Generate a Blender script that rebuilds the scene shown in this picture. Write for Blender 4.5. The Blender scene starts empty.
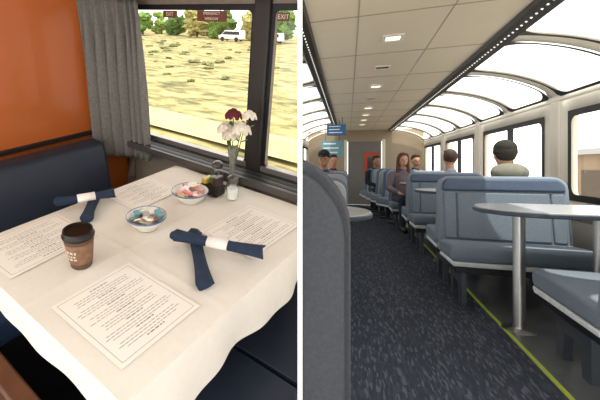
import bpy, bmesh, math, random
from mathutils import Vector, Matrix, noise
from math import pi
random.seed(7)
SC=bpy.context.scene; COL=SC.collection
F=380.0; PX=210.0; PYY=165.0; H=1.1
# ---------------- frames
ca,sa=math.cos(math.atan(138/380)),math.sin(math.atan(138/380))
MR=Matrix(((ca,sa,0,0),(-sa,ca,0,0),(0,0,1,0),(0,0,0,1)))
dn=Vector((-20,380,-985)).normalized(); up=-dn
e1=Vector((-500,380,156.7)); e1=(e1-up*e1.dot(up)).normalized()
A=-e1; B=up.cross(A).normalized()
ORG=Vector((0,0,H))-up*1.4
ML=Matrix(((A.x,B.x,up.x,ORG.x),(A.y,B.y,up.y,ORG.y),(A.z,B.z,up.z,ORG.z),(0,0,0,1)))
PN=Vector((380,-90,0)).normalized()   # partition normal (points to the lounge side)
# ---------------- materials
def lin(c):
    c=c.lstrip('#'); r=[int(c[i:i+2],16)/255 for i in (0,2,4)]
    return tuple(x/12.92 if x<=.04045 else ((x+.055)/1.055)**2.4 for x in r)+(1,)
MC={}
def mat(name,col,rough=.6,metal=0,var=.08,scale=30,bump=0,bscale=200,spec=.4,emit=0,trans=0,coat=0):
    if name in MC: return MC[name]
    m=bpy.data.materials.new(name); m.use_nodes=True; nt=m.node_tree; b=nt.nodes['Principled BSDF']
    c=lin(col); b.inputs['Roughness'].default_value=rough; b.inputs['Metallic'].default_value=metal
    b.inputs['Specular IOR Level'].default_value=spec; b.inputs['Base Color'].default_value=c
    if coat: b.inputs['Coat Weight'].default_value=coat
    if trans: b.inputs['Transmission Weight'].default_value=trans
    tc=nt.nodes.new('ShaderNodeTexCoord')
    if var:
        n=nt.nodes.new('ShaderNodeTexNoise'); n.inputs['Scale'].default_value=scale; n.inputs['Detail'].default_value=4
        nt.links.new(tc.outputs['Object'],n.inputs['Vector'])
        r=nt.nodes.new('ShaderNodeValToRGB'); r.color_ramp.elements[0].position=.3; r.color_ramp.elements[1].position=.7
        r.color_ramp.elements[0].color=tuple(x*(1-var) for x in c[:3])+(1,)
        r.color_ramp.elements[1].color=tuple(min(1,x*(1+var)) for x in c[:3])+(1,)
        nt.links.new(n.outputs['Fac'],r.inputs['Fac']); nt.links.new(r.outputs['Color'],b.inputs['Base Color'])
    if bump:
        n2=nt.nodes.new('ShaderNodeTexNoise'); n2.inputs['Scale'].default_value=bscale; n2.inputs['Detail'].default_value=2
        nt.links.new(tc.outputs['Object'],n2.inputs['Vector'])
        bp=nt.nodes.new('ShaderNodeBump'); bp.inputs['Strength'].default_value=bump; bp.inputs['Distance'].default_value=.005
        nt.links.new(n2.outputs['Fac'],bp.inputs['Height']); nt.links.new(bp.outputs['Normal'],b.inputs['Normal'])
    if emit:
        b.inputs['Emission Color'].default_value=c; b.inputs['Emission Strength'].default_value=emit
    MC[name]=m; return m
def glassmat():
    m=bpy.data.materials.new('window_glass'); m.use_nodes=True; nt=m.node_tree; nt.nodes.clear()
    o=nt.nodes.new('ShaderNodeOutputMaterial'); t=nt.nodes.new('ShaderNodeBsdfTransparent'); t.inputs[0].default_value=(.96,.98,.98,1)
    g=nt.nodes.new('ShaderNodeBsdfGlossy'); g.inputs['Roughness'].default_value=.03
    mx=nt.nodes.new('ShaderNodeMixShader'); mx.inputs[0].default_value=.05
    nt.links.new(t.outputs[0],mx.inputs[1]); nt.links.new(g.outputs[0],mx.inputs[2]); nt.links.new(mx.outputs[0],o.inputs[0])
    return m
GLASS=glassmat()
def ramp_mat(name,stops,scale,detail=6,rough=.9,stretch=(1,1,1)):
    m=bpy.data.materials.new(name); m.use_nodes=True; nt=m.node_tree; b=nt.nodes['Principled BSDF']; b.inputs['Roughness'].default_value=rough
    b.inputs['Specular IOR Level'].default_value=.2
    tc=nt.nodes.new('ShaderNodeTexCoord'); mp=nt.nodes.new('ShaderNodeMapping'); mp.inputs['Scale'].default_value=stretch
    n=nt.nodes.new('ShaderNodeTexNoise'); n.inputs['Scale'].default_value=scale; n.inputs['Detail'].default_value=detail; n.inputs['Roughness'].default_value=.62
    nt.links.new(tc.outputs['Object'],mp.inputs['Vector']); nt.links.new(mp.outputs[0],n.inputs['Vector'])
    r=nt.nodes.new('ShaderNodeValToRGB'); el=r.color_ramp.elements
    el[0].position=stops[0][0]; el[0].color=lin(stops[0][1]); el[1].position=stops[-1][0]; el[1].color=lin(stops[-1][1])
    for p,c in stops[1:-1]:
        e=el.new(p); e.color=lin(c)
    nt.links.new(n.outputs['Fac'],r.inputs['Fac']); nt.links.new(r.outputs['Color'],b.inputs['Base Color'])
    return m
# ---------------- geometry builder
def rrect(x0,x1,y0,y1,r,n=5):
    out=[]
    rs=r if isinstance(r,(list,tuple)) else [r]*4   # order: x1y1,x0y1,x0y0,x1y0
    for k,(cx,cy,a0) in enumerate(((x1,y1,0),(x0,y1,90),(x0,y0,180),(x1,y0,270))):
        rr=rs[k]; ox=cx-rr if cx==x1 else cx+rr; oy=cy-rr if cy==y1 else cy+rr
        for i in range(n+1):
            t=math.radians(a0+90*i/n); out.append((ox+rr*math.cos(t),oy+rr*math.sin(t)))
    return out
class G:
    def __init__(s): s.v=[];s.f=[];s.m=[];s.cm=0
    def add(s,vs,fs):
        o=len(s.v); s.v+= [tuple(v) for v in vs]; s.f+=[tuple(i+o for i in f) for f in fs]; s.m+=[s.cm]*len(fs); return s
    def box(s,x0,x1,y0,y1,z0,z1,T=None):
        vs=[Vector((x,y,z)) for x in (x0,x1) for y in (y0,y1) for z in (z0,z1)]
        if T: vs=[T@v for v in vs]
        return s.add(vs,[(0,1,3,2),(4,6,7,5),(0,4,5,1),(2,3,7,6),(0,2,6,4),(1,5,7,3)])
    def prism(s,ol,t0,t1,ax='z',T=None):
        n=len(ol)
        def P(p,q,t): return Vector((p,q,t)) if ax=='z' else (Vector((p,t,q)) if ax=='y' else Vector((t,p,q)))
        vs=[P(p,q,t0) for p,q in ol]+[P(p,q,t1) for p,q in ol]
        if T: vs=[T@v if isinstance(T,Matrix) else T(v) for v in vs]
        return s.add(vs,[tuple(range(n))[::-1],tuple(range(n,2*n))]+[(i,(i+1)%n,n+(i+1)%n,n+i) for i in range(n)])
    def lathe(s,pr,n=24,c=(0,0,0),caps=True):
        vs=[];fs=[]
        for r,z in pr:
            for i in range(n):
                t=2*math.pi*i/n; vs.append((c[0]+r*math.cos(t),c[1]+r*math.sin(t),c[2]+z))
        for k in range(len(pr)-1):
            for i in range(n): fs.append((k*n+i,k*n+(i+1)%n,(k+1)*n+(i+1)%n,(k+1)*n+i))
        if caps and pr[0][0]>0: fs.append(tuple(range(n))[::-1])
        if caps and pr[-1][0]>0: fs.append(tuple(range((len(pr)-1)*n,len(pr)*n)))
        return s.add(vs,fs)
    def tube(s,pts,rad,n=10):
        pts=[Vector(p) for p in pts]; rad=rad if isinstance(rad,(list,tuple)) else [rad]*len(pts)
        vs=[];fs=[]
        for k,p in enumerate(pts):
            d=(pts[min(k+1,len(pts)-1)]-pts[max(k-1,0)]).normalized()
            ref=Vector((0,0,1)) if abs(d.z)<.9 else Vector((1,0,0))
            a=d.cross(ref).normalized(); b=d.cross(a)
            for i in range(n):
                t=2*math.pi*i/n; vs.append(p+(a*math.cos(t)+b*math.sin(t))*rad[k])
        for k in range(len(pts)-1):
            for i in range(n): fs.append((k*n+i,k*n+(i+1)%n,(k+1)*n+(i+1)%n,(k+1)*n+i))
        fs.append(tuple(range(n))[::-1]); fs.append(tuple(range((len(pts)-1)*n,len(pts)*n)))
        return s.add(vs,fs)
    def ell(s,c,r,nu=14,nv=9,jit=0,T=None):
        vs=[];fs=[];c=Vector(c)
        for j in range(nv+1):
            ph=math.pi*j/nv
            for i in range(nu):
                t=2*math.pi*i/nu; d=Vector((math.sin(ph)*math.cos(t),math.sin(ph)*math.sin(t),math.cos(ph)))
                k=1+ (jit*noise.noise(d*2.3+c*1.7) if jit else 0)
                p=Vector((d.x*r[0]*k,d.y*r[1]*k,d.z*r[2]*k))
                if T: p=T@p
                vs.append(c+p)
        for j in range(nv):
            for i in range(nu): fs.append((j*nu+i,j*nu+(i+1)%nu,(j+1)*nu+(i+1)%nu,(j+1)*nu+i))
        return s.add(vs,fs)
    def cap(s,p0,p1,r0,r1,n=12):
        p0=Vector(p0);p1=Vector(p1)
        s.tube([p0,p1],[r0,r1],n); s.ell(p0,(r0,)*3,n,6); s.ell(p1,(r1,)*3,n,6); return s
    def grid(s,nx,ny,fn):
        vs=[fn(i/nx,j/ny) for j in range(ny+1) for i in range(nx+1)]
        return s.add(vs,[(j*(nx+1)+i,j*(nx+1)+i+1,(j+1)*(nx+1)+i+1,(j+1)*(nx+1)+i) for j in range(ny) for i in range(nx)])
    def ring(s,o,inn,r,fn,n=6,sub=8):
        P0,P1,Q0,Q1=o;p0,p1,q0,q1=inn; I=[];O=[]
        def side(a,b,oa,ob):
            for k in range(1,sub): 
                t=k/sub; I.append((a[0]+(b[0]-a[0])*t,a[1]+(b[1]-a[1])*t)); O.append((oa[0]+(ob[0]-oa[0])*t,oa[1]+(ob[1]-oa[1])*t))
        if not isinstance(r,(list,tuple)): r=(r,r)
        rx,ry=r
        cs=[(p1-rx,q1-ry,P1,Q1,0),(p0+rx,q1-ry,P0,Q1,90),(p0+rx,q0+ry,P0,Q0,180),(p1-rx,q0+ry,P1,Q0,270)]
        for k,(cx,cy,ox,oy,a0) in enumerate(cs):
            for i in range(n+1):
                t=math.radians(a0+90*i/n); dx,dy=math.cos(t),math.sin(t)
                I.append((cx+rx*dx,cy+ry*dy))
                adx,ady=abs(dx),abs(dy)
                if adx>=ady: O.append((ox,cy+(oy-cy)*(ady/adx)))
                else: O.append((cx+(ox-cx)*(adx/ady),oy))
            nx=cs[(k+1)%4]; t=math.radians(a0+90)
            a=I[-1]; oa=O[-1]; b=(nx[0]+rx*math.cos(t),nx[1]+ry*math.sin(t))
            dx,dy=math.cos(t),math.sin(t)
            ob=(nx[2],nx[1]) if abs(dx)>.5 else (nx[0],nx[3])
            side(a,b,oa,ob)
        m=len(I); vs=[fn(*p) for p in I]+[fn(*p) for p in O]
        return s.add(vs,[(i,(i+1)%m,m+(i+1)%m,m+i) for i in range(m)])
def wm(o):
    m=o.matrix_basis.copy()
    while o.parent: o=o.parent; m=o.matrix_basis@m
    return m
def meta(o,label=None,cat=None,group=None,kind=None):
    if label: o['label']=label
    if cat: o['category']=cat
    if group: o['group']=group
    if kind: o['kind']=kind
def root(name,label,cat,M,loc=(0,0,0),rz=0,group=None):
    o=bpy.data.objects.new(name,None); o.empty_display_size=.05; COL.objects.link(o)
    o.matrix_basis=M@Matrix.Translation(loc)@Matrix.Rotation(rz,4,'Z'); meta(o,label,cat,group); return o
def obj(name,g,mats,parent=None,M=None,loc=(0,0,0),rz=0,label=None,cat=None,group=None,kind=None,clip=0,bevel=0,bseg=3,smooth=40,solid=0,sub=0,remesh=0,T=None):
    me=bpy.data.meshes.new(name); me.from_pydata(g.v,[],g.f)
    if not isinstance(mats,(list,tuple)): mats=[mats]
    for m in mats: me.materials.append(m)
    for p,i in zip(me.polygons,g.m): p.material_index=i
    o=bpy.data.objects.new(name,me); COL.objects.link(o)
    if parent: o.parent=parent; o.matrix_basis=T or Matrix()
    else: o.matrix_basis=(M or Matrix())@Matrix.Translation(loc)@Matrix.Rotation(rz,4,'Z')
    bm=bmesh.new(); bm.from_mesh(me)
    bmesh.ops.remove_doubles(bm,verts=bm.verts,dist=1e-5)
    bmesh.ops.recalc_face_normals(bm,faces=bm.faces)
    if clip:
        W=wm(o); Wi=W.inverted(); co=Wi@(PN*0.0026*clip+Vector((0,0,H))); no=(Wi.to_3x3()@(-PN*clip)).normalized()
        r=bmesh.ops.bisect_plane(bm,geom=bm.verts[:]+bm.edges[:]+bm.faces[:],plane_co=co,plane_no=no,clear_outer=True)
        ed=[e for e in r['geom_cut'] if isinstance(e,bmesh.types.BMEdge)]
        if ed and not solid:
            try: bmesh.ops.holes_fill(bm,edges=ed,sides=0)
            except Exception: pass
        if not bm.verts:
            bm.free(); bpy.data.objects.remove(o); return None
    bm.to_mesh(me); bm.free()
    if smooth:
        for p in me.polygons: p.use_smooth=True
        try: me.set_sharp_from_angle(angle=math.radians(smooth))
        except Exception: pass
    if remesh:
        md=o.modifiers.new('r','REMESH'); md.mode='VOXEL'; md.voxel_size=remesh; md.use_smooth_shade=True
        sm=o.modifiers.new('s','SMOOTH'); sm.factor=.5; sm.iterations=4
    if solid:
        md=o.modifiers.new('s','SOLIDIFY'); md.thickness=solid; md.offset=0
    if bevel:
        md=o.modifiers.new('b','BEVEL'); md.width=bevel; md.segments=bseg; md.limit_method='ANGLE'; md.angle_limit=math.radians(40)
    if sub:
        md=o.modifiers.new('u','SUBSURF'); md.levels=sub; md.render_levels=sub
    meta(o,label,cat,group,kind); return o
# ---------------- camera, world, sun
cd=bpy.data.cameras.new('camera'); cam=bpy.data.objects.new('camera',cd); COL.objects.link(cam)
cam.location=(0,0,H); cam.rotation_euler=(math.pi/2,0,0); cd.sensor_width=36; cd.lens=36*F/600; cd.shift_x=(300-PX)/600; cd.shift_y=-(200-PYY)/600; cd.clip_start=.02; cd.clip_end=500
SC.camera=cam
w=bpy.data.worlds.new('sky'); SC.world=w; w.use_nodes=True
w.node_tree.nodes['Background'].inputs[0].default_value=(1.0,.975,.94,1); w.node_tree.nodes['Background'].inputs[1].default_value=2.3
sd=bpy.data.lights.new('sun','SUN'); sd.energy=5.2; sd.angle=.015; sd.color=(1,.95,.87); so=bpy.data.objects.new('sun',sd); COL.objects.link(so)
to=(MR.to_3x3()@Vector((.02,-.20,.98))).normalized(); so.rotation_euler=to.to_track_quat('Z','Y').to_euler()
SC.view_settings.view_transform='Standard'; SC.view_settings.exposure=.17
# ---------------- added divider between the two views, tall enough to block the sun
g=G(); d=Vector((90,380,0)).normalized()
vs=[]
for s_ in (-.0016,.0016):
    for dist in (.29,12.5):
        for z in (-2.5,3.6): 
            p=d*dist+PN*s_; vs.append((p.x,p.y,z))
g.add(vs,[(0,1,3,2),(4,6,7,5),(0,4,5,1),(2,3,7,6),(0,2,6,4),(1,5,7,3)])
obj('view_divider',g,mat('white_glow','#f4f4f4',.7,var=0,emit=.35),kind='structure',label='thin white glowing divider added between the two views',smooth=0)  # no lamp: emission stands in for light so the added divider stays white

# =====================================================================  LOUNGE CAR
cream=mat('cream_panel','#ddd5c6',.45,var=.02,scale=3)
cream2=mat('cream_ceiling','#ddd0b8',.5,var=.03,scale=2)
black=mat('black_rubber','#15161a',.5,var=.1)
dark=mat('dark_metal','#2a2c31',.4,.6)
steel=mat('brushed_steel','#b9b9b6',.28,.95,var=.04)
UL,UR=-1.09,1.87; VE=11.3
# floor
carpet=bpy.data.materials.new('navy_carpet'); carpet.use_nodes=True
nt=carpet.node_tree; b=nt.nodes['Principled BSDF']; b.inputs['Roughness'].default_value=.95; b.inputs['Specular IOR Level'].default_value=.1
tc=nt.nodes.new('ShaderNodeTexCoord'); mp=nt.nodes.new('ShaderNodeMapping'); mp.inputs['Scale'].default_value=(110,20,1)
vo=nt.nodes.new('ShaderNodeTexVoronoi'); vo.inputs['Scale'].default_value=1.0
nt.links.new(tc.outputs['Object'],mp.inputs['Vector']); nt.links.new(mp.outputs[0],vo.inputs['Vector'])
r=nt.nodes.new('ShaderNodeValToRGB'); r.color_ramp.interpolation='CONSTANT'; e=r.color_ramp.elements
e[0].color=lin('#373b45'); e[1].position=.35; e[1].color=lin('#414650'); x=e.new(.6); x.color=lin('#3b3f49'); x=e.new(.84); x.color=lin('#575b65')
sp=nt.nodes.new('ShaderNodeSeparateColor'); nt.links.new(vo.outputs['Color'],sp.inputs[0]); nt.links.new(sp.outputs[0],r.inputs['Fac']); nt.links.new(r.outputs['Color'],b.inputs['Base Color'])
g=G().box(UL,UR,-.4,VE,-.06,0); 
obj('floor',g,carpet,M=MR,clip=1,kind='structure',label='navy flecked carpet floor of the lounge car',smooth=0)
g=G().box(.995,UR-.01,-.3,VE-.05,0,.006)
obj('trim_1',g,mat('rubber_floor','#5c5e61',.35,var=.15,scale=8),M=MR,clip=1,kind='structure',label='dark grey rubber floor covering beneath the booths',smooth=0)
g=G().box(.975,.995,-.3,VE-.05,0,.009)
obj('trim_2',g,mat('green_strip','#a9b648',.4,emit=.05),M=MR,clip=1,kind='structure',label='yellow-green photoluminescent floor strip',smooth=0)
# ceiling
g=G().box(-.24,1.02,-.4,VE,2.06,2.10); g.cm=1
for v in [x*.93+1.7 for x in range(11)]: g.box(-.24,1.02,v,v+.012,2.057,2.061)
g.box(.06,.068,-.3,VE,2.057,2.061); g.box(.60,.606,-.3,VE,2.057,2.061)
obj('ceiling',g,[cream2,mat('seam','#aa9f89',.6)],M=MR,clip=1,kind='structure',label='cream panelled lounge car ceiling',smooth=0)
tm=mat('strip_dark','#383634',.4,.2); tl=mat('strip_lamp','#f5efe0',.3,emit=1.0)
for i,sg in enumerate((-1,1)):
    ue=-.24 if i==0 else 1.015
    g=G().prism([(ue,2.062),(ue+sg*.012,2.03),(ue+sg*.095,1.995),(ue+sg*.11,2.01),(ue+sg*.11,2.062)],-.3,VE,'y'); g.cm=1
    v=.3
    while v<VE-.2:
        T=Matrix.Translation((ue+sg*.052,v,2.0135))@Matrix.Rotation(sg*math.atan(.035/.083),4,'Y')
        g.box(-.005,.005,-.007,.007,-.004,.001,T=T); v+=.07
    obj('trim_%d'%(3+i),g,[tm,tl],M=MR,clip=1,kind='structure',label='dark ceiling edge strip dotted with small lamps',smooth=0)
lampm=mat('lamp_glass','#fff6e4',.3,var=0,emit=1.6); fr=mat('fixture_frame','#e6e0d2',.4)
for k in range(9):
    v=2.2+.93*k
    if k%2==1 or k>5:
        R=root('ceiling_light','square recessed ceiling light with cream frame','ceiling light',MR,(.315,v,2.06),0,'square ceiling lights')
        g=G(); g.ring((-.075,.075,-.075,.075),(-.05,.05,-.05,.05),.008,lambda p,q:(p,q,-.012),2,2)
        obj('light_frame',g,fr,parent=R,solid=.014,smooth=0)
        obj('lamp_lens',G().box(-.05,.05,-.05,.05,-.012,-.004),lampm,parent=R,smooth=0)
    else:
        R=root('ceiling_vent','square ceiling vent with dark louvres','vent',MR,(.315,v,2.06),0,'ceiling vents')
        g=G(); g.ring((-.075,.075,-.06,.06),(-.055,.055,-.042,.042),.004,lambda p,q:(p,q,-.008),2,2)
        obj('vent_frame',g,fr,parent=R,solid=.012,smooth=0)
        g=G()
        for j in range(5): g.box(-.055,.055,-.042+j*.018,-.032+j*.018,-.01,-.003)
        obj('vent_grille',g,dark,parent=R,smooth=0)
# side walls
def prof(t):
    P=[(0,2.05),(.22,2.025),(.44,1.975),(.63,1.90),(.76,1.82),(.83,1.73)]
    x=t*(len(P)-1); i=min(int(x),len(P)-2); f=x-i
    p0=P[max(i-1,0)];p1=P[i];p2=P[i+1];p3=P[min(i+2,len(P)-1)]
    cr=lambda a,b_,c,d_:.5*((2*b_)+(-a+c)*f+(2*a-5*b_+4*c-d_)*f*f+(-a+3*b_-3*c+d_)*f**3)
    return cr(p0[0],p1[0],p2[0],p3[0]),cr(p0[1],p1[1],p2[1],p3[1])
WS=2.45; PER=2.25; WW=1.8
wn=1
for side,(u0,sg) in enumerate(((1.04,1),(-.26,-1))):
    UW=u0+sg*.83
    rf=lambda p,q:(u0+sg*prof(q)[0],p,prof(q)[1])
    rg=lambda p,q:(u0+sg*prof(q)[0]-sg*.024*min(1,q*1.2),p,prof(q)[1]-.024)
    kk=range(-1,4) if side==0 else range(0,4)
    g=G()
    for k in kk:
        c0=WS+PER*k-.225
        for j in range(2):
            a0=c0+j*PER/2; a1=a0+PER/2
            g.ring((a0,a1,0,1),(a0+.085,a1-.085,.045,.93),(.17,.17),rf,7,8)
    obj('wall_upper_right' if side==0 else 'wall_upper_left',g,cream,M=MR,clip=1,kind='structure',solid=.03,label='cream curved roof side panel with clerestory window openings')
    for k in kk:
        c0=WS+PER*k-.225
        for j in range(2):
            a0=c0+j*PER/2; a1=a0+PER/2
            g=G(); g.ring((a0+.078,a1-.078,.04,.935),(a0+.112,a1-.112,.075,.895),(.165,.165),rg,7,8)
            g.cm=1; g.grid(2,10,lambda s,t:(rf(a0+.09+(a1-a0-.18)*s,.05+.88*t)[0],rf(a0+.09+(a1-a0-.18)*s,.05+.88*t)[1],rf(0,.05+.88*t)[2]+.012))
            obj('window_%d'%wn,g,[black,GLASS],M=MR,clip=1,kind='structure',label='curved clerestory window with black gasket',solid=0); wn+=1
    g=G()
    Z0,Z1=.80,1.57
    for k in kk:
        c0=WS+PER*k-.225
        g.ring((c0,c0+PER,.62,1.76),(c0+.225,c0+.225+WW,Z0,Z1),.09,lambda p,q:(UW,p,q),6,4)
        g.grid(1,1,lambda s,t:(UW,c0+PER*s,.62*t))
    obj('wall_right' if side==0 else 'wall_left',g,cream,M=MR,clip=1,kind='structure',solid=.06,label='cream moulded side wall with large window openings')
    for k in kk:
        w0=WS+PER*k
        g=G(); g.ring((w0-.01,w0+WW+.01,Z0-.01,Z1+.01),(w0+.045,w0+WW-.045,Z0+.045,Z1-.045),.07,lambda p,q:(UW-sg*.034,p,q),6,3)
        g.box(UW-.034,UW+.012,w0+WW*.5-.025,w0+WW*.5+.025,Z0+.02,Z1-.02)
        g.cm=1; g.grid(1,1,lambda s,t:(UW+.01*sg,w0+WW*s,Z0+(Z1-Z0)*t))
        obj('window_%d'%wn,g,[black,GLASS],M=MR,clip=1,kind='structure',label='large rectangular lounge window with black frame'); wn+=1
    g=G().prism([(UW-sg*.07,.745),(UW,.76),(UW,.66),(UW-sg*.05,.66)],-.3,VE,'y')
    obj('trim_%d'%(5+side),g,cream,M=MR,clip=1,kind='structure',label='cream window ledge moulding along side wall',bevel=.008)
    for k in kk:
        c0=WS+PER*k-.225
        g=G().prism([(UW,1.72),(UW-sg*.045,1.69),(UW-sg*.05,.9),(UW,.8)],c0-.08,c0+.08,'y')
        obj('trim_%d'%(30+side*10+k),g,cream,M=MR,clip=1,kind='structure',label='cream pilaster between side windows',bevel=.012)
    g=G().prism([(UW,1.77),(UW-sg*.03,1.745),(UW-sg*.04,1.70),(UW,1.64)],-.3,VE,'y')
    obj('trim_%d'%(9+side),g,cream,M=MR,clip=1,kind='structure',label='cream cornice moulding above side windows',bevel=.01)
# end wall
g=G().box(UL,-.10,VE,VE+.06,0,2.06).box(.95,UR,VE,VE+.06,0,2.06).box(-.1,.95,VE,VE+.06,1.75,2.06)
obj('wall_end',g,mat('end_wall','#9c8c74',.5),M=MR,clip=1,kind='structure',label='beige bulkhead at the end of the lounge car',smooth=0)
g=G().box(.0,.85,VE+.02,VE+.05,0,1.75)
g.cm=1; g.box(.42,.82,VE+.0,VE+.02,.85,1.45); g.cm=2; g.box(.50,.66,VE-.01,VE+.0,.95,1.35)
obj('door_1',g,[mat('door_grey','#6f6c67',.4),mat('door_red','#b5452a',.5,var=.2,scale=4),mat('door_glass','#4a3a38',.15)],M=MR,kind='structure',clip=1,label='grey end door with red-orange panel and dark window',smooth=0)
g=G().box(-.1,-.02,VE-.02,VE+.06,0,1.8).box(.87,.95,VE-.02,VE+.06,0,1.8)
obj('trim_11',g,cream,M=MR,kind='structure',clip=1,label='cream door jambs of end bulkhead',smooth=0)
# signs
blue=mat('sign_blue','#2f5f8f',.4,emit=.1); wt=mat('sign_white','#e8eef2',.4)
def sign(u,v,z,wd,ht,m,label,rows):
    R=root('sign',label,'sign',MR,(u,v,z))
    obj('sign_panel',G().box(-wd/2,wd/2,-.012,.012,-ht/2,ht/2),m,parent=R,bevel=.004,clip=1)
    for k in range(rows):
        zz=ht/2-ht*(k+.8)/(rows+.6)
        obj('sign_lettering',G().box(-wd*.4,wd*random.uniform(.15,.4),-.0145,-.0125,zz,zz+ht*.16/rows*1.6),wt,parent=R,smooth=0,clip=1)
    for x in (-.3,.3):
        obj('sign_bracket',G().box(wd*x,wd*x+.01,-.005,.005,ht/2,2.06-z),dark,parent=R,smooth=0,clip=1)
sign(-.22,8.0,1.80,.36,.22,blue,'blue sign with white lettering hung beneath the ceiling',3)
sign(-.32,8.6,1.45,.46,.34,mat('sign_teal','#6d9aa4',.4),'pale teal notice board beside the aisle',3)

# ---- booth seats
fab=mat('seat_fabric','#76818c',.85,var=.08,scale=60,bump=.2,bscale=400)
fabB=mat('headrest_vinyl','#465469',.5,var=.06)
fabC=mat('cushion_fabric','#6d7884',.85,var=.10,scale=90,bump=.2,bscale=400)
pipe=mat('piping','#d4d6d6',.5); plastic=mat('seat_shell','#9a9c9e',.5,var=.03)
def lean(v,z0=.42,k=.16): return Vector((v.x,v.y+(max(v.z,z0)-z0)*k,v.z))
def seat(name,label,cat,u,v,rz,w,group,single=False,clip=0,fabm=None,top=1.0,dp=0,shell=None,cr=.10):
    R=root(name,label,cat,MR,(u,v,0),rz,group); h=w/2; fm=fabm or fab
    def L2(v): 
        v=lean(v); v.y+=dp; return v
    ol=[(0,.385),(-.008,.43),(.005,.465),(.04,.48),(.25+dp*.5,.475),(.47+dp,.455),(.47+dp,.355),(.03,.36)]
    obj('seat_cushion',G().prism(ol,-h,h,'x'),fabC,parent=R,bevel=.022,clip=clip)
    g=G().prism([(-.006,.362),(.46+dp,.35),(.46+dp,.32),(.01,.325)],-h+.006,h-.006,'x')
    obj('cushion_trim',g,pipe,parent=R,bevel=.008,clip=clip)
    obj('backrest',G().prism(rrect(-h,h,.40,top,[cr,cr,.03,.03],8),.43,.53,'y',T=L2),fm,parent=R,bevel=.035,bseg=4,clip=clip)
    if single: obj('back_panel',G().prism(rrect(-h+.045,h-.045,.47,top-.14,.03,4),.415,.45,'y',T=L2),fabC,parent=R,bevel=.014,clip=clip)
    else:
        for a_,b_ in ((-h+.04,-h+.13),(-h+.14,h-.14),(h-.13,h-.04)):
            obj('back_panel',G().prism(rrect(a_,b_,.47,top-.135,.02,4),.412,.45,'y',T=L2),fabC,parent=R,bevel=.012,clip=clip)
    obj('headrest',G().prism(rrect(-h+.03,h-.03,top-.125,top-.015,[cr*.7,cr*.7,.02,.02],6),.405,.46,'y',T=L2),fabB,parent=R,bevel=.02,clip=clip)
    obj('seat_shell',G().prism(rrect(-h+.012,h-.012,.33,top-.02,[cr*.95,cr*.95,.03,.03],8),.52,.57,'y',T=L2),shell or plastic,parent=R,bevel=.015,clip=clip)
    if single:
        g=G().lathe([(.17,0),(.17,.015),(.05,.03),(.045,.30),(.12,.335)],20,(0,.26,0))
        obj('pedestal',g,dark,parent=R,clip=clip)
    else:
        obj('seat_frame',G().box(-h+.03,h-.03,.05,.44+dp,.27,.325),dark,parent=R,bevel=.006,clip=clip)
        for sx in (-1,1):
            x=sx*(h-.10)
            g=G().prism([(.10,0),(.10,.30),(.44,.30),(.44,0),(.36,0),(.34,.16),(.2,.16),(.18,0)],x-.02,x+.02,'x')
            obj('leg',g,mat('leg_grey','#454a52',.4,.3),parent=R,bevel=.006,clip=clip)
    return R
def booth_table(u,v,poles,length,group,clip=0,rz=0):
    R=root('booth_table','pale grey lounge table with rounded end and steel posts','table',MR,(u,v,0),rz,group)
    L=length
    obj('table_top',G().prism(rrect(0,L,-.32,.32,[.02,.30,.30,.02],8),.80,.818,'z'),mat('laminate','#a4a6a8',.25,var=.03),parent=R,bevel=.004,clip=clip)
    obj('table_edge',G().prism(rrect(-.008,L,-.328,.328,[.02,.305,.305,.02],8),.785,.812,'z'),mat('edge_band','#3c434d',.35),parent=R,bevel=.006,clip=clip)
    for x in poles:
        g=G().lathe([(.10,0),(.10,.008),(.036,.02),(.034,.03),(.034,.765),(.09,.775),(.09,.785)],24,(x,0,0))
        obj('table_leg',g,steel,parent=R,clip=clip)
    return R
BG='blue-grey booth benches beside the windows'
lb='blue-grey booth bench with darker headrest,'
booth_table(.83,3.08,(.24,.66),.95,'lounge booth tables')
seat('booth_bench',lb+' facing the table',"bench",1.215,3.36,0,.93,BG)
seat('booth_bench','blue-grey booth bench with deep cushion beside the table',"bench",1.435,2.86,math.pi,.76,BG,dp=.20)
seat('booth_bench',lb+' backing onto another',"bench",1.215,4.57,math.pi,.88,BG)
booth_table(.74,4.98,(.28,.75),1.02,'lounge booth tables')
seat('booth_bench',lb+' at second table',"bench",1.20,5.22,0,.88,BG)
seat('booth_bench',lb+' backing onto another',"bench",1.20,6.43,math.pi,.88,BG)
booth_table(.78,6.75,(.28,.75),.98,'lounge booth tables')
seat('booth_bench',lb+' holding a passenger',"bench",1.16,7.0,0,.96,BG)
CG='blue single lounge chairs'
blueF=mat('chair_blue','#4c6885',.8,var=.1,scale=60)
for k,(u,v,rz) in enumerate(((.72,8.15,.5),(.66,8.85,.45),(.60,9.45,.4),(.54,10.05,.35),(.5,10.6,.3))):
    seat('lounge_chair','blue upholstered swivel chair angled toward the window','chair',u,v,rz+math.pi,.50,CG,True,fabm=blueF,top=1.02)
nf=mat('near_fabric','#484b51',.9,var=.12,scale=120,bump=.3,bscale=500)
seat('lounge_chair','dark grey swivel chair seen from behind, large rounded back','chair',-.245,1.42,math.pi,.50,CG,True,clip=1,fabm=nf,top=1.125,shell=nf,cr=.16)
booth_table(.13,2.5,(.42,),.72,'lounge side tables',clip=1,rz=math.pi)
for k in range(6):
    seat('lounge_chair','dark blue-grey swivel chair in the row beside the aisle','chair',-.25,3.7+1.1*k,math.pi if k%2==0 else math.pi-.3,.50,CG,True,clip=1,fabm=mat('row_fabric','#5d6a7c',.85,var=.1,scale=60),top=1.0)

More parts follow.
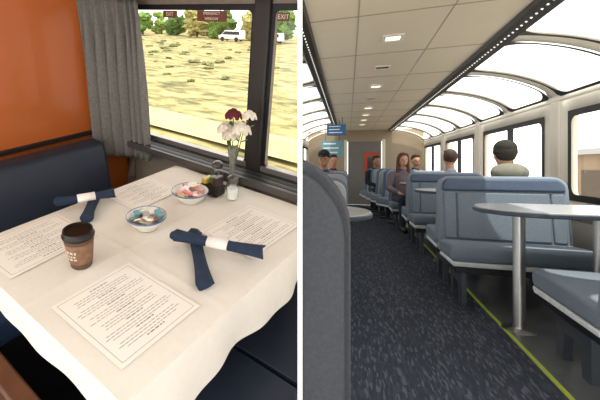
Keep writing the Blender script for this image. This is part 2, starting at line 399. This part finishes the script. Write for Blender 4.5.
# ---- people
def person(label,u,v,rz,shirt,hair,skin='#c79a7c',trous='#2d3340',cap=None,longhair=False,hood=False,z=0):
    R=root('person',label,'person',MR,(u,v,z),rz); sk=mat('skin_'+skin,skin,.55,var=.04,scale=20)
    b=G()
    b.cap((0,0,.56),(0,.05,.80),.12,.125); b.cap((-.1,.04,.93),(.1,.04,.93),.07,.07)
    b.cap((0,.05,.98),(0,.02,1.08),.055,.05)
    b.ell((0,-.005,1.19),(.073,.092,.115),20,14); b.ell((0,-.03,1.125),(.052,.062,.05),14,8)
    b.ell((0,-.103,1.175),(.012,.016,.022),10,6); b.ell((0,-.092,1.115),(.02,.015,.012)); b.ell((0,-.085,1.21),(.05,.016,.012))
    for s in (-1,1):
        b.ell((s*.075,.0,1.18),(.010,.02,.032),10,6)
        b.cap((s*.19,.04,.93),(s*.235,-.02,.70),.048,.04); b.cap((s*.235,-.02,.70),(s*.14,-.24,.635),.038,.027)
        b.cap((s*.09,-.0,.54),(s*.12,-.43,.53),.085,.06); b.cap((s*.12,-.43,.53),(s*.12,-.40,.10),.055,.038); b.cap((s*.12,-.39,.07),(s*.12,-.55,.04),.04,.032)
        b.ell((s*.12,-.285,.625),(.036,.048,.016),12,8)
        for j in range(4):
            x=s*.12+(j-1.5)*.018; l=(.033,.042,.038,.03)[j]
            b.cap((x,-.32,.625),(x,-.32-l*.6,.618),.0085,.008,8); b.cap((x,-.32-l*.6,.618),(x,-.32-l,.600),.008,.0072,8)
        b.cap((s*.12-s*.03,-.27,.622),(s*.12-s*.052,-.305,.612),.010,.008,8)
    obj('body',b,sk,parent=R,remesh=.008)
    c=G(); c.cap((0,0,.55),(0,.05,.80),.148,.15); c.cap((-.105,.045,.915),(.105,.045,.915),.085,.085); c.cap((0,.05,.9),(0,.045,1.0),.10,.072)
    for s in (-1,1):
        c.cap((s*.175,.045,.925),(s*.24,-.02,.70),.068,.055); c.cap((s*.24,-.02,.70),(s*.155,-.215,.64),.053,.042)
    if hood: c.ell((0,.115,1.03),(.15,.095,.09)); c.ell((0,.06,1.05),(.125,.11,.065))
    obj('sweater',c,mat('cloth_'+shirt,shirt,.9,var=.12,scale=25,bump=.3,bscale=120),parent=R,remesh=.011)
    t=G(); t.ell((0,0,.52),(.17,.15,.11))
    for s in (-1,1):
        t.cap((s*.09,0,.54),(s*.12,-.43,.53),.10,.075); t.cap((s*.12,-.43,.53),(s*.12,-.40,.13),.07,.055)
    obj('trousers',t,mat('cloth_'+trous,trous,.9,var=.1),parent=R,remesh=.012)
    for s in (-1,1):
        q=G().cap((s*.12,-.38,.06),(s*.12,-.56,.045),.05,.042)
        obj('shoe',q,dark,parent=R,remesh=.01)
        obj('eye',G().ell((s*.03,-.086,1.19),(.011,.008,.008),10,6),mat('eye_dark','#2b2220',.2),parent=R)
    obj('mouth',G().ell((0,-.101,1.135),(.022,.007,.006),10,6),mat('lips','#9a5a50',.5),parent=R)
    hm=mat('hair_'+hair,hair,.7,var=.25,scale=80)
    q=G(); q.ell((0,.028,1.222),(.086,.088,.102),18,12); q.ell((0,-.04,1.285),(.07,.05,.03),14,8)
    if longhair:
        q.ell((0,.05,1.16),(.09,.07,.12)); 
        for s in (-1,1): q.cap((s*.072,.02,1.22),(s*.09,-.0,.98),.03,.028); q.cap((s*.05,-.05,1.28),(s*.082,-.02,1.17),.022,.02)
    obj('hair',q,hm,parent=R,remesh=.009)
    if cap:
        q=G(); q.ell((0,.01,1.255),(.090,.104,.082),20,12)
        if cap[1]: q.ell((0,-.11,1.235),(.07,.075,.010))
        else: q.lathe([(.088,-.03),(.094,-.02),(.094,.012),(.088,.02)],24,(0,.012,1.225))
        obj('cap',q,mat('cap_'+cap[0],cap[0],.9,var=.15,scale=60),parent=R,remesh=.007)
    return R
person('person in dark knit cap and olive-grey hooded jacket, back turned',1.37,4.26,math.pi,'#77766a','#2a241f',cap=('#2a2b26',False),hood=True)
person('woman with long brown hair seated on a booth bench',.90,7.35,.15,'#6d5f66','#5a3c2a',skin='#c2917a',longhair=True)
person('seated person in dark shirt with short dark hair',1.30,8.7,.2,'#3a3f49','#241c18',skin='#b08468')
person('seated person in black peaked cap and navy shirt',-.34,5.95,-.1,'#35507a','#1f1a18',skin='#a8775c',cap=('#1c1d22',True))
person('seated person in maroon top with dark hair',-.28,8.2,.2,'#6b3238','#2a1c16',skin='#b98466')
person('seated person in black jacket near the end door',.62,9.62,.5,'#22252b','#1e1815',skin='#a07860')
person('seated person in grey top with short brown hair',1.32,6.05,math.pi,'#6b6f74','#3c2a20',skin='#b98a6c')

# ---- outside the lounge car
g=G().grid(10,10,lambda s,t:(2.2+60*s,-10+90*t,-1.6))
obj('ground',g,ramp_mat('gravel',[(.3,'#a99d88'),(.7,'#c8bda8')],1.5),M=MR,clip=1,kind='structure',label='pale gravel rail yard ground')
R=root('warehouse','long low tan trackside building with dark doors','building',MR,(13,9,-1.6))
obj('building_walls',G().box(0,4,-8,24,0,3.3),mat('tan_wall','#8d7a64',.8),parent=R,smooth=0)
obj('roof',G().prism([(-.4,3.3),(4.4,3.3),(2,3.8)],-8.3,24.3,'y'),mat('roof_grey','#6d6a66',.7),parent=R,smooth=0)
for k in range(7):
    obj('door',G().box(-.05,.02,-6.5+4*k,-4.4+4*k,0,2.4),mat('dock_door','#54493d',.7),parent=R,smooth=0)

# =====================================================================  DINING CAR
orange=mat('orange_laminate','#ae5a24',.3,var=.06,scale=2,coat=.3)
g=G().box(-1.78,-1.72,-.3,1.36,.0,2.1)
obj('wall_partition',g,orange,M=ML,clip=-1,kind='structure',label='glossy burnt-orange laminate bulkhead',smooth=0)
g=G().box(-1.72,-1.70,-.3,1.3,.815,.835)
obj('trim_12',g,mat('black_trim','#1a1715',.4),M=ML,clip=-1,kind='structure',label='black trim rail on the orange bulkhead',smooth=0)
g=G().box(-1.78,1.6,-1.2,1.4,-.05,0)
obj('floor',g,mat('dining_floor','#16181d',.7),M=ML,clip=-1,kind='structure',label='dark dining car floor',smooth=0)
g=G().box(-1.78,1.0,-.6,1.4,2.1,2.15)
obj('ceiling',g,mat('light_block_ceiling','#cfc5b4',.7),M=ML,clip=-1,kind='structure',label='unseen beige dining car ceiling added to block sky light',smooth=0)  # out of view, added to keep overhead sky light off the table
wallm=mat('dining_wall','#8c7f70',.6)
BW=1.36
g=G(); wf=lambda p,q:(p,BW,q)
g.ring((-1.72,-.80,.5,2.1),(-1.62,-.865,.79,1.45),.03,wf,4,2)
g.ring((-.80,.2,.5,2.1),(-.795,.1,.79,1.45),.03,wf,4,2)
g.grid(1,1,lambda s,t:(-1.72+1.92*s,BW,.5*t))
obj('wall_window_side',g,wallm,M=ML,clip=-1,kind='structure',solid=.05,label='taupe window wall of the dining car',smooth=0)
for (w0,w1) in ((-1.62,-.865),(-.795,.1)):
    g=G(); g.ring((w0-.006,w1+.006,.784,1.456),(w0+.018,w1-.018,.805,1.432),.02,lambda p,q:(p,BW-.028,q),4,2)
    g.cm=1; g.grid(1,1,lambda s,t:(w0+(w1-w0)*s,BW,.79+.66*t))
    obj('window_%d'%wn,g,[black,GLASS],M=ML,clip=-1,kind='structure',label='dining car window pane with black rubber gasket',smooth=0); wn+=1
obj('trim_13',G().box(-.865,-.795,BW-.045,BW,.78,1.5),mat('post_dark','#2b2724',.5),M=ML,clip=-1,kind='structure',label='dark post between dining windows',bevel=.006)
g=G().box(-1.70,.1,1.215,1.36,.755,.785); g.cm=1
for k in range(3): g.box(-1.45,.1,1.235+.035*k,1.255+.035*k,.785,.787)
obj('trim_14',g,[mat('ledge_grey','#54504c',.4,.2),black],M=ML,clip=-1,kind='structure',label='dark metal window ledge with heater vents',smooth=0)
obj('trim_15',G().box(-1.70,.1,1.325,1.36,.787,.81),mat('sill_light','#8b8680',.3,.5),M=ML,clip=-1,kind='structure',label='grey metal sill strip',smooth=0)
obj('trim_16',G().box(-1.70,.1,1.25,1.34,1.475,1.53),mat('valance','#7a6a58',.5),M=ML,clip=-1,kind='structure',label='brown valance rail above the windows',smooth=0)
def sticker(a0,a1,z0,z1,lines):
    R=root('window_sticker','dark red emergency exit sticker on the window glass','sticker',ML,((a0+a1)/2,1.325,(z0+z1)/2),0,'window stickers')
    w_,h_=(a1-a0)/2,(z1-z0)/2
    obj('sticker_film',G().box(-w_,w_,-.001,.001,-h_,h_),mat('sticker_brown','#6a4034',.5),parent=R,smooth=0,clip=-1)
    for i,t in enumerate(lines):
        cu=bpy.data.curves.new('lettering','FONT'); cu.body=t; cu.size=h_*1.5/len(lines); cu.align_x='CENTER'; cu.align_y='CENTER'; cu.extrude=.0003
        tmp=bpy.data.objects.new('tmp',cu); me=bpy.data.meshes.new_from_object(tmp); me.name='lettering'; bpy.data.objects.remove(tmp)
        me.materials.append(mat('sticker_text','#e2d2bb',.5)); o=bpy.data.objects.new('lettering',me); COL.objects.link(o); o.parent=R
        o.matrix_basis=Matrix.Translation((0,-.0022,h_-(i+.5)*2*h_/len(lines)))@Matrix.Rotation(pi/2,4,'X')
sticker(-1.37,-1.28,1.400,1.430,['EXIT'])
sticker(-1.16,-1.00,1.388,1.430,['EMERGENCY','WINDOW'])
sticker(-.765,-.715,1.395,1.425,['EXIT'])
# curtain
def cur(s,t):
    a=-1.715+.255*s+ (1-t)*.05*(s); 
    f=.020*math.sin(s*2*pi*7+.8*math.sin(t*3))*(.6+.5*(1-t))
    return (a+.006*math.sin(s*44+t*4),1.10+.15*min(1,s*1.6)+f,.70+.775*t)
R=root('curtain','grey pleated fabric curtain drawn to the window side','curtain',ML,(0,0,0))
obj('curtain_cloth',G().grid(90,24,cur),mat('curtain_grey','#726f6a',.9,var=.2,scale=120,bump=.4,bscale=300),parent=R,solid=.003,clip=-1)
obj('curtain_track',G().box(-1.71,-1.40,1.235,1.255,1.475,1.49),dark,parent=R,smooth=0)
# dining benches
navy=mat('navy_vinyl','#242b38',.45,var=.1,scale=10); navy2=mat('navy_cushion','#34496b',.5,var=.1)
R=root('dining_bench','dark navy vinyl dining bench with high back against the orange bulkhead','bench',ML,(-1.5,0,0),0,'navy dining benches')
obj('backrest',G().prism([(-.17,.40),(0,.42),(.0,.45),(-.045,.78),(-.07,.815),(-.15,.82),(-.19,.78)],-.25,1.08,'y'),navy,parent=R,bevel=.02,clip=-1)
obj('seat_cushion',G().prism(rrect(-.10,.42,.40,.52,.03,4),-.25,1.08,'y'),navy2,parent=R,bevel=.01,clip=-1)
obj('bench_base',G().box(-.1,.34,-.2,1.05,0,.40),black,parent=R,clip=-1,smooth=0)
R=root('dining_bench','dark navy vinyl dining bench tucked under the tablecloth','bench',ML,(-.05,0,0),0,'navy dining benches')
obj('seat_cushion',G().prism(rrect(-.46,.06,.36,.47,.03,4),.28,.74,'y'),navy,parent=R,bevel=.012,clip=-1)
obj('seat_cushion',G().prism(rrect(-.46,.06,.36,.47,.03,4),.75,1.2,'y'),navy,parent=R,bevel=.012,clip=-1)
obj('bench_base',G().box(-.4,.05,.3,1.2,0,.36),black,parent=R,clip=-1,smooth=0)
# table
TA0,TA1,TB0,TB1=-1.18,-.425,.288,1.205
R=root('dining_table','brown wood-edged dining table under a white cloth','table',ML,(0,0,0))
wood=mat('brown_wood','#5a3723',.4,var=.25,scale=12)
obj('table_top',G().box(TA0+.004,TA1-.004,TB0+.004,TB1-.004,.715,.742),wood,parent=R,bevel=.004,clip=-1)
obj('pedestal',G().box(-.86,-.74,.9,1.2,.0,.715),dark,parent=R,clip=-1,smooth=0)
R=root('armrest','brown wooden bench end rail with black edge','armrest',ML,(0,0,0))
obj('rail',G().box(-1.30,-.62,.185,.235,.56,.61),wood,parent=R,bevel=.008,clip=-1)
obj('end_panel',G().box(-1.30,-.66,.19,.22,.0,.56),dark,parent=R,smooth=0,clip=-1)
def cloth(s,t):
    dr=.14; df=.085
    x=TA0-dr+(TA1-TA0+2*dr)*s; y=TB0-df+(TB1-TB0+df)*t
    ox=max(TA0-x,0)+max(x-TA1,0); oy=max(TB0-y,0)
    cx=min(max(x,TA0),TA1); cy=min(max(y,TB0),TB1)
    drop=max(ox,oy)
    sgn=-1 if x<TA0 else 1
    fl=.011*math.sin(y*16+1)+.005*math.sin(y*37)
    fl2=.005*math.sin(x*14)+.004*math.sin(x*33)
    k=drop/dr
    px=cx+(sgn*(.006+k*(.018+fl)) if ox>0 else 0)
    py=cy-(.006+k*(.010+fl2) if oy>0 else 0)
    z=.748-drop*.98
    if ox>0 and oy>0: px+=sgn*.02*k; py-=.02*k
    if drop==0:
        e=min(TA1-cx,cx-TA0,.05)/.05
        z+=.0024*noise.noise(Vector((x*7,y*7,0)))*e+.0016*math.exp(-((x+.80)/.007)**2)+.0016*math.exp(-((y-.60)/.007)**2)-.003*(1-e)**2
    return (px,py,z)
tcm=mat('table_linen','#e2dbce',.85,var=.02,scale=60,bump=.12,bscale=900)
obj('tablecloth',G().grid(130,130,cloth),tcm,M=ML,clip=-1,label='white linen tablecloth with fold creases draped over the table',cat='tablecloth',smooth=60)
ZT=.7515
paper=mat('menu_paper','#ece6da',.7,var=.01); ink=mat('menu_ink','#85817b',.7,var=0)
def menu(a,b_,rz,w_,h_,label):
    g=G().box(-w_/2,w_/2,-h_/2,h_/2,0,.0012); g.cm=1; z=.0014
    def q(x0,x1,y0,y1): g.add([(x0,y0,z),(x1,y0,z),(x1,y1,z),(x0,y1,z)],[(0,1,2,3)])
    m=.010
    q(-w_/2+m,w_/2-m,-h_/2+m,-h_/2+m+.001); q(-w_/2+m,w_/2-m,h_/2-m-.001,h_/2-m)
    q(-w_/2+m,-w_/2+m+.001,-h_/2+m,h_/2-m); q(w_/2-m-.001,w_/2-m,-h_/2+m,h_/2-m)
    y=h_/2-.026; k=0
    while y>-h_/2+.018:
        big=(k%4==0); lw=(.22 if big else random.uniform(.55,.82))*w_; hh=.0036 if big else .0018
        x=-lw/2
        while x<lw/2:
            l=random.uniform(.005,.014); q(x,min(x+l,lw/2),y,y+hh); x+=l+.003
        y-=.0085 if not big else .010; k+=1
    return obj('menu',g,[paper,ink],M=ML,loc=(a,b_,ZT),rz=rz,label=label,cat='menu',group='printed paper menus',smooth=0)
menu(-.608,.442,pi/2,.235,.265,'printed paper menu with border lying near the table edge')
menu(-.585,.945,pi/2-.05,.27,.21,'printed paper menu behind the crossed napkins')
menu(-1.035,.445,-pi/2+.05,.28,.22,'printed paper menu beside the coffee cup')
menu(-1.065,.895,-pi/2,.24,.20,'printed paper menu beside the bowls')
# cup
R=root('coffee_cup','paper coffee cup with black lid and printed brown sleeve','cup',ML,(-.835,.47,ZT))
obj('cup_body',G().lathe([(.028,0),(.029,.002),(.040,.094),(.041,.096)],32),mat('cup_brown','#5f4534',.6),parent=R)
obj('cup_sleeve',G().lathe([(.0312,.018),(.0388,.080),(.0395,.080),(.0320,.018),(.0312,.018)],32,caps=False),mat('sleeve_kraft','#80604a',.7,var=.25,scale=60),parent=R)
obj('cup_lid',G().lathe([(.043,.092),(.044,.098),(.041,.101),(.040,.112),(.037,.113),(.036,.107),(.0,.106)],32),mat('lid_black','#17120f',.35,var=0),parent=R)
g=G()
for k in range(18):
    t0=math.radians(-128+k*4.6)
    for zz,h_,sk_ in ((.054,.007,4),(.043,.005,3),(.034,.004,5)):
        if k%sk_==sk_-1: continue
        r0=.0318+.0072*((zz-.018)/.062)+.0016; g.box(-.0011,.0011,-.0004,.0004,0,h_,T=Matrix.Translation((r0*math.cos(t0),r0*math.sin(t0),zz))@Matrix.Rotation(t0+pi/2,4,'Z'))
obj('cup_print',g,mat('print_tan','#d6c8b4',.7),parent=R,smooth=0)
# napkin rolls
nap=mat('navy_napkin','#243246',.9,var=.15,scale=60,bump=.3,bscale=600)
def roll(p0,p1,r,label,z=0,flare=1.25,band=True):
    p0=Vector(p0);p1=Vector(p1); c=(p0+p1)/2; L=(p1-p0).length; an=math.atan2(p1.y-p0.y,p1.x-p0.x)
    R=root('napkin_roll',label,'napkin',ML,(c.x,c.y,ZT+z),an,'rolled navy napkins')
    g=G(); n=22; vs=[];fs=[];ks=12
    for k in range(ks+1):
        t=k/ks; x=-L/2+L*t; rr=r*(1+(flare-1)*abs(2*t-1)**2)
        for i in range(n):
            th=2*pi*i/n; q=rr*(1+.09*math.sin(3*th+t*3)+.05*math.sin(7*th)); vs.append((x+.006*math.sin(2*th) *abs(2*t-1),q*1.15*math.cos(th),max(r*1.02+q*.82*math.sin(th),.001)))
    for k in range(ks):
        for i in range(n): fs.append((k*n+i,k*n+(i+1)%n,(k+1)*n+(i+1)%n,(k+1)*n+i))
    fs.append(tuple(range(n))[::-1]); fs.append(tuple(range(ks*n,(ks+1)*n)))
    g.add(vs,fs); obj('napkin_cloth',g,nap,parent=R)
    if band:
        vs=[]
        for x in (-.028,.034):
            for i in range(n):
                th=2*pi*i/n; q=r*1.13; vs.append((x,q*1.18*math.cos(th),max(r*1.02+q*.84*math.sin(th),.0005)))
        fs=[(i,(i+1)%n,n+(i+1)%n,n+i) for i in range(n)]
        obj('paper_band',G().add(vs,fs),mat('band_white','#efe9e0',.7),parent=R,solid=.001)
    return R
roll((-.504,.612),(-.69,.782),.015,'rolled navy cloth napkin lying underneath another roll',0,1.35,False)
roll((-.70,.700),(-.452,.800),.015,'rolled navy napkin with white band, crossing another roll',.027,1.35)
roll((-1.02,.612),(-1.15,.735),.015,'rolled navy cloth napkin beneath another roll',0,1.3,False)
roll((-1.165,.585),(-1.075,.765),.014,'rolled navy napkin with white paper band beside a menu',.026,1.35)
# bowls
def bowl(a,b_,r,label,cols,n):
    R=root('bowl',label,'bowl',ML,(a,b_,ZT),0,'white condiment bowls')
    pr=[(r*.5,0),(r*.55,.006),(r*.8,.02),(r*.97,.040),(r,.044),(r*.96,.042),(r*.78,.024),(r*.5,.010),(0,.009)]
    obj('bowl_body',G().lathe(pr,36),mat('white_ceramic','#eeeae2',.25,var=.0),parent=R)
    g=G(); g.lathe([(r*1.001,.0405),(r*1.004,.0435),(r*.985,.0455),(r*.975,.0435)],36,caps=False)
    obj('bowl_rim',g,mat('blue_rim','#5c6f8c',.3),parent=R)
    for k in range(n):
        t=random.uniform(0,2*pi); q=r*.66*math.sqrt(random.random()); c=random.choice(cols)
        T=Matrix.Translation((a+q*math.cos(t),b_+q*math.sin(t),ZT+.026+.028*(k/n)))@Matrix.Rotation(random.uniform(0,pi),4,'Z')@Matrix.Rotation(random.uniform(-.5,.5),4,'X')@Matrix.Rotation(random.uniform(-.4,.4),4,'Y')
        o=obj('condiment_packet',G().prism(rrect(-.018,.018,-.011,.011,.003,2),-.003,.003),mat('packet_'+c,c,.4,var=.12,scale=150),M=ML,label='small sugar or creamer packet in a white bowl',cat='packet',group='packets in the bowls',bevel=.002)
        o.matrix_basis=ML@T
bowl(-.85,.725,.066,'white ceramic bowl with blue rim holding creamer packets',['#e9e4da','#6fa0a8','#a49a86','#8c4a3c','#3f6f8a','#e8e4da'],20)
bowl(-.875,.965,.070,'white ceramic bowl holding pink and white sugar packets',['#e9a9a4','#f0ebe2','#d9655c','#f0ebe2','#e8d9a0'],22)
def shaker(a,b_,label,fill,k=1.3):
    R=root('shaker',label,'shaker',ML,(a,b_,ZT),0,'salt and pepper shakers')
    S=lambda p:[(x*k,z*k) for x,z in p]
    obj('shaker_contents',G().lathe(S([(.015,.003),(.0165,.035),(0,.036)]),16),mat('fill_'+fill,fill,.9),parent=R)
    obj('shaker_glass',G().lathe(S([(.018,0),(.021,.01),(.0195,.045),(.015,.055)]),20),GLASS,parent=R)
    obj('shaker_lid',G().lathe(S([(.0165,.054),(.0175,.058),(.0165,.068),(.008,.075),(0,.076)]),20),mat('lid_metal','#6f6e6b',.35,.9),parent=R)
shaker(-.765,1.085,'glass salt shaker with chrome top beside the vase','#f2f0ea')
shaker(-.905,1.168,'glass pepper shaker with chrome top','#3a2f28')
R=root('jam_caddy','black square caddy filled with dark and yellow jam tubs','condiment holder',ML,(-.855,1.075,ZT))
obj('caddy_tray',G().box(-.042,.042,-.028,.028,0,.040),mat('caddy_black','#1b1a19',.3),parent=R,bevel=.003)
for k in range(3):
    obj('jam_tub',G().box(-.038+.026*k,-.014+.026*k,-.008 if k%2 else -.024,.022,.040,.062+.008*k),mat('jam%d'%k,['#c5a748','#4e6b35','#3b2a26'][k],.3),parent=R,bevel=.003)
# vase with flowers
VA,VB=-.830,1.168
R=root('vase','slender clear glass bud vase','vase',ML,(VA,VB,ZT))
obj('vase_glass',G().lathe([(.026,0),(.028,.004),(.011,.03),(.010,.06),(.014,.12),(.023,.175),(.021,.175),(.012,.12),(.006,.05),(0,.045)],24),mat('vase_glass','#b9bab0',.08,var=0,trans=.7),parent=R)
def flower(dx,dy,z,r,c,label):
    R=root('flower',label,'flower',ML,(VA,VB,ZT),0,'flowers in the vase')
    obj('stem',G().tube([(0,0,.02),(dx*.2,dy*.2,.10),(dx*.7,dy*.7,z-.04),(dx,dy,z)],.002,6),mat('stem_green','#56663a',.6),parent=R)
    g=G()
    for k in range(30):
        t=k*2.4; q=r*math.sqrt((k+.3)/30)*.8; zz=r*.8*(1-(q/r)**2)
        T=Matrix.Rotation(t,4,'Z')@Matrix.Rotation(.5+.9*q/r,4,'Y')
        g.ell((dx+q*math.cos(t),dy+q*math.sin(t),z+zz-r*.2*(k%3)*.4),(r*.34,r*.28,r*.14),8,5,T=T)
    obj('petals',g,mat('petal_'+c,c,.7,var=.15,scale=80),parent=R)
    g=G()
    for s in (0,2.5):
        g.ell((dx*.8+.022*math.cos(s),dy*.8+.022*math.sin(s),z-.03),(.02,.009,.003),8,5,T=Matrix.Rotation(s,4,'Z')@Matrix.Rotation(-.5,4,'Y'))
    obj('leaf',g,mat('leaf_green','#55702f',.6),parent=R)
flower(.043,-.012,.245,.042,'#dcd3c4','cream-white blossom in the glass vase')
flower(-.034,-.01,.235,.038,'#d9cfbe','cream-white blossom in the glass vase')
flower(.048,.03,.295,.032,'#ded5c5','small cream blossom high in the vase')
flower(.006,-.03,.220,.038,'#d3c8b6','cream-white blossom low in the vase')
flower(-.012,.01,.290,.038,'#5d1420','dark red rose in the glass vase')

# ---- landscape beside the dining car
gm=ramp_mat('dry_field',[(.32,'#494b33'),(.42,'#686544'),(.52,'#8f8458'),(.68,'#ab9d70')],.9,10,.95,(1,2.0,1))
g=G().grid(70,70,lambda s,t:(-95+95*s,1.9+75*t*t,-1.6+.25*noise.noise(Vector((s*20,t*14,0)))*t))
obj('ground',g,gm,M=ML,clip=-1,kind='structure',label='dry yellow dirt and grass field')
g=G().grid(50,4,lambda s,t:(-95+95*s,8.0+.8*math.sin(s*5)+1.6*t,-1.50))
obj('dirt_road',g,ramp_mat('road_dirt',[(.35,'#a39468'),(.6,'#b5a67c')],1.2,8,.95,(1,3,1)),M=ML,clip=-1,kind='structure',label='pale dirt track across the field')
bark=mat('bark','#5a4632',.9)
# shrubs
base=None; placed=[]
sm_=mat('sage_shrub','#6f7148',.95,var=.45,scale=6)
for k in range(110):
    b_=13+25*random.random(); a=-b_*random.uniform(.52,1.28); s_=random.uniform(.35,.8)*(1 if b_>20 else .6)
    W=ML@Vector((a,b_,-1.58))
    if (W-Vector((0,0,H))).dot(PN)>-1.2 or any((a-p)**2+(b_-q)**2<2.6 for p,q in placed): continue
    placed.append((a,b_))
    R=root('shrub','low sage-green scrub bush in the dry field','shrub',ML,(a,b_,-1.58),random.uniform(0,6),'scrub bushes in the field')
    if base is None:
        g=G()
        for j in range(6): g.ell((random.uniform(-.5,.5),random.uniform(-.3,.3),.10+.1*random.random()),(.35,.3,.2),10,7,jit=.9)
        o=obj('shrub_foliage',g,sm_,parent=R); base=o
    else:
        o=base.copy(); COL.objects.link(o); o.parent=R
    o.matrix_basis=Matrix.Diagonal((s_,s_,s_*.8,1))
for k in range(18):
    a=-72+2.75*k+random.uniform(-.3,.3); b_=52+random.uniform(-2.0,2.0)+(2.6 if k%2 else -2.6); hgt=random.uniform(3.2,5.2)
    R=root('tree','leafy green broadleaf tree beyond the field','tree',ML,(a,b_,-1.5),0,'row of trees beyond the field')
    obj('trunk',G().tube([(0,0,0),(.1,0,1.4),(0,.1,hgt*.6)],[.2,.15,.08],8),bark,parent=R,clip=-1)
    g=G()
    for j in range(16):
        g.ell((random.uniform(-1.5,1.5),random.uniform(-.9,.9),hgt*random.uniform(.12,.9)),(random.uniform(.6,1.1),random.uniform(.5,.9),random.uniform(.4,.8)),12,8,jit=.8)
    col=random.choice(['#64803c','#7f9448','#526e34','#8f9c54','#9a935a'])
    obj('foliage',g,mat('foliage_'+col,col,.9,var=.5,scale=3),parent=R,clip=-1)
def van(a,b_,rz,c,label,k=.8):
    R=root('van',label,'vehicle',ML,(a,b_,-1.5),rz,'parked vehicles')
    S=lambda p:[(x*k,z*k) for x,z in p]
    obj('van_body',G().prism(S([(-2.2,.35),(-2.25,.9),(-1.6,1.05),(-1.0,1.75),(2.1,1.8),(2.25,1.2),(2.25,.35)]),-.85*k,.85*k,'y'),mat('van_'+c,c,.4),parent=R,bevel=.08,clip=-1)
    obj('van_window',G().prism(S([(-1.45,1.1),(-.95,1.62),(1.9,1.62),(1.95,1.1)]),-.87*k,.87*k,'y'),mat('van_glass','#2c333a',.1),parent=R,clip=-1)
    for x in (-1.4,1.4):
        for y in (-.8,.8):
            obj('wheel',G().prism(S([(x+.36*math.cos(t*pi/8),.36+.36*math.sin(t*pi/8)) for t in range(16)]),(y-.1)*k,(y+.1)*k,'y'),black,parent=R,clip=-1)
van(-33.0,45,.1,'#e9e9e6','white van parked beyond the field')
van(-27.5,46.5,.0,'#d8dadb','silver-white car parked beyond the field',.7)
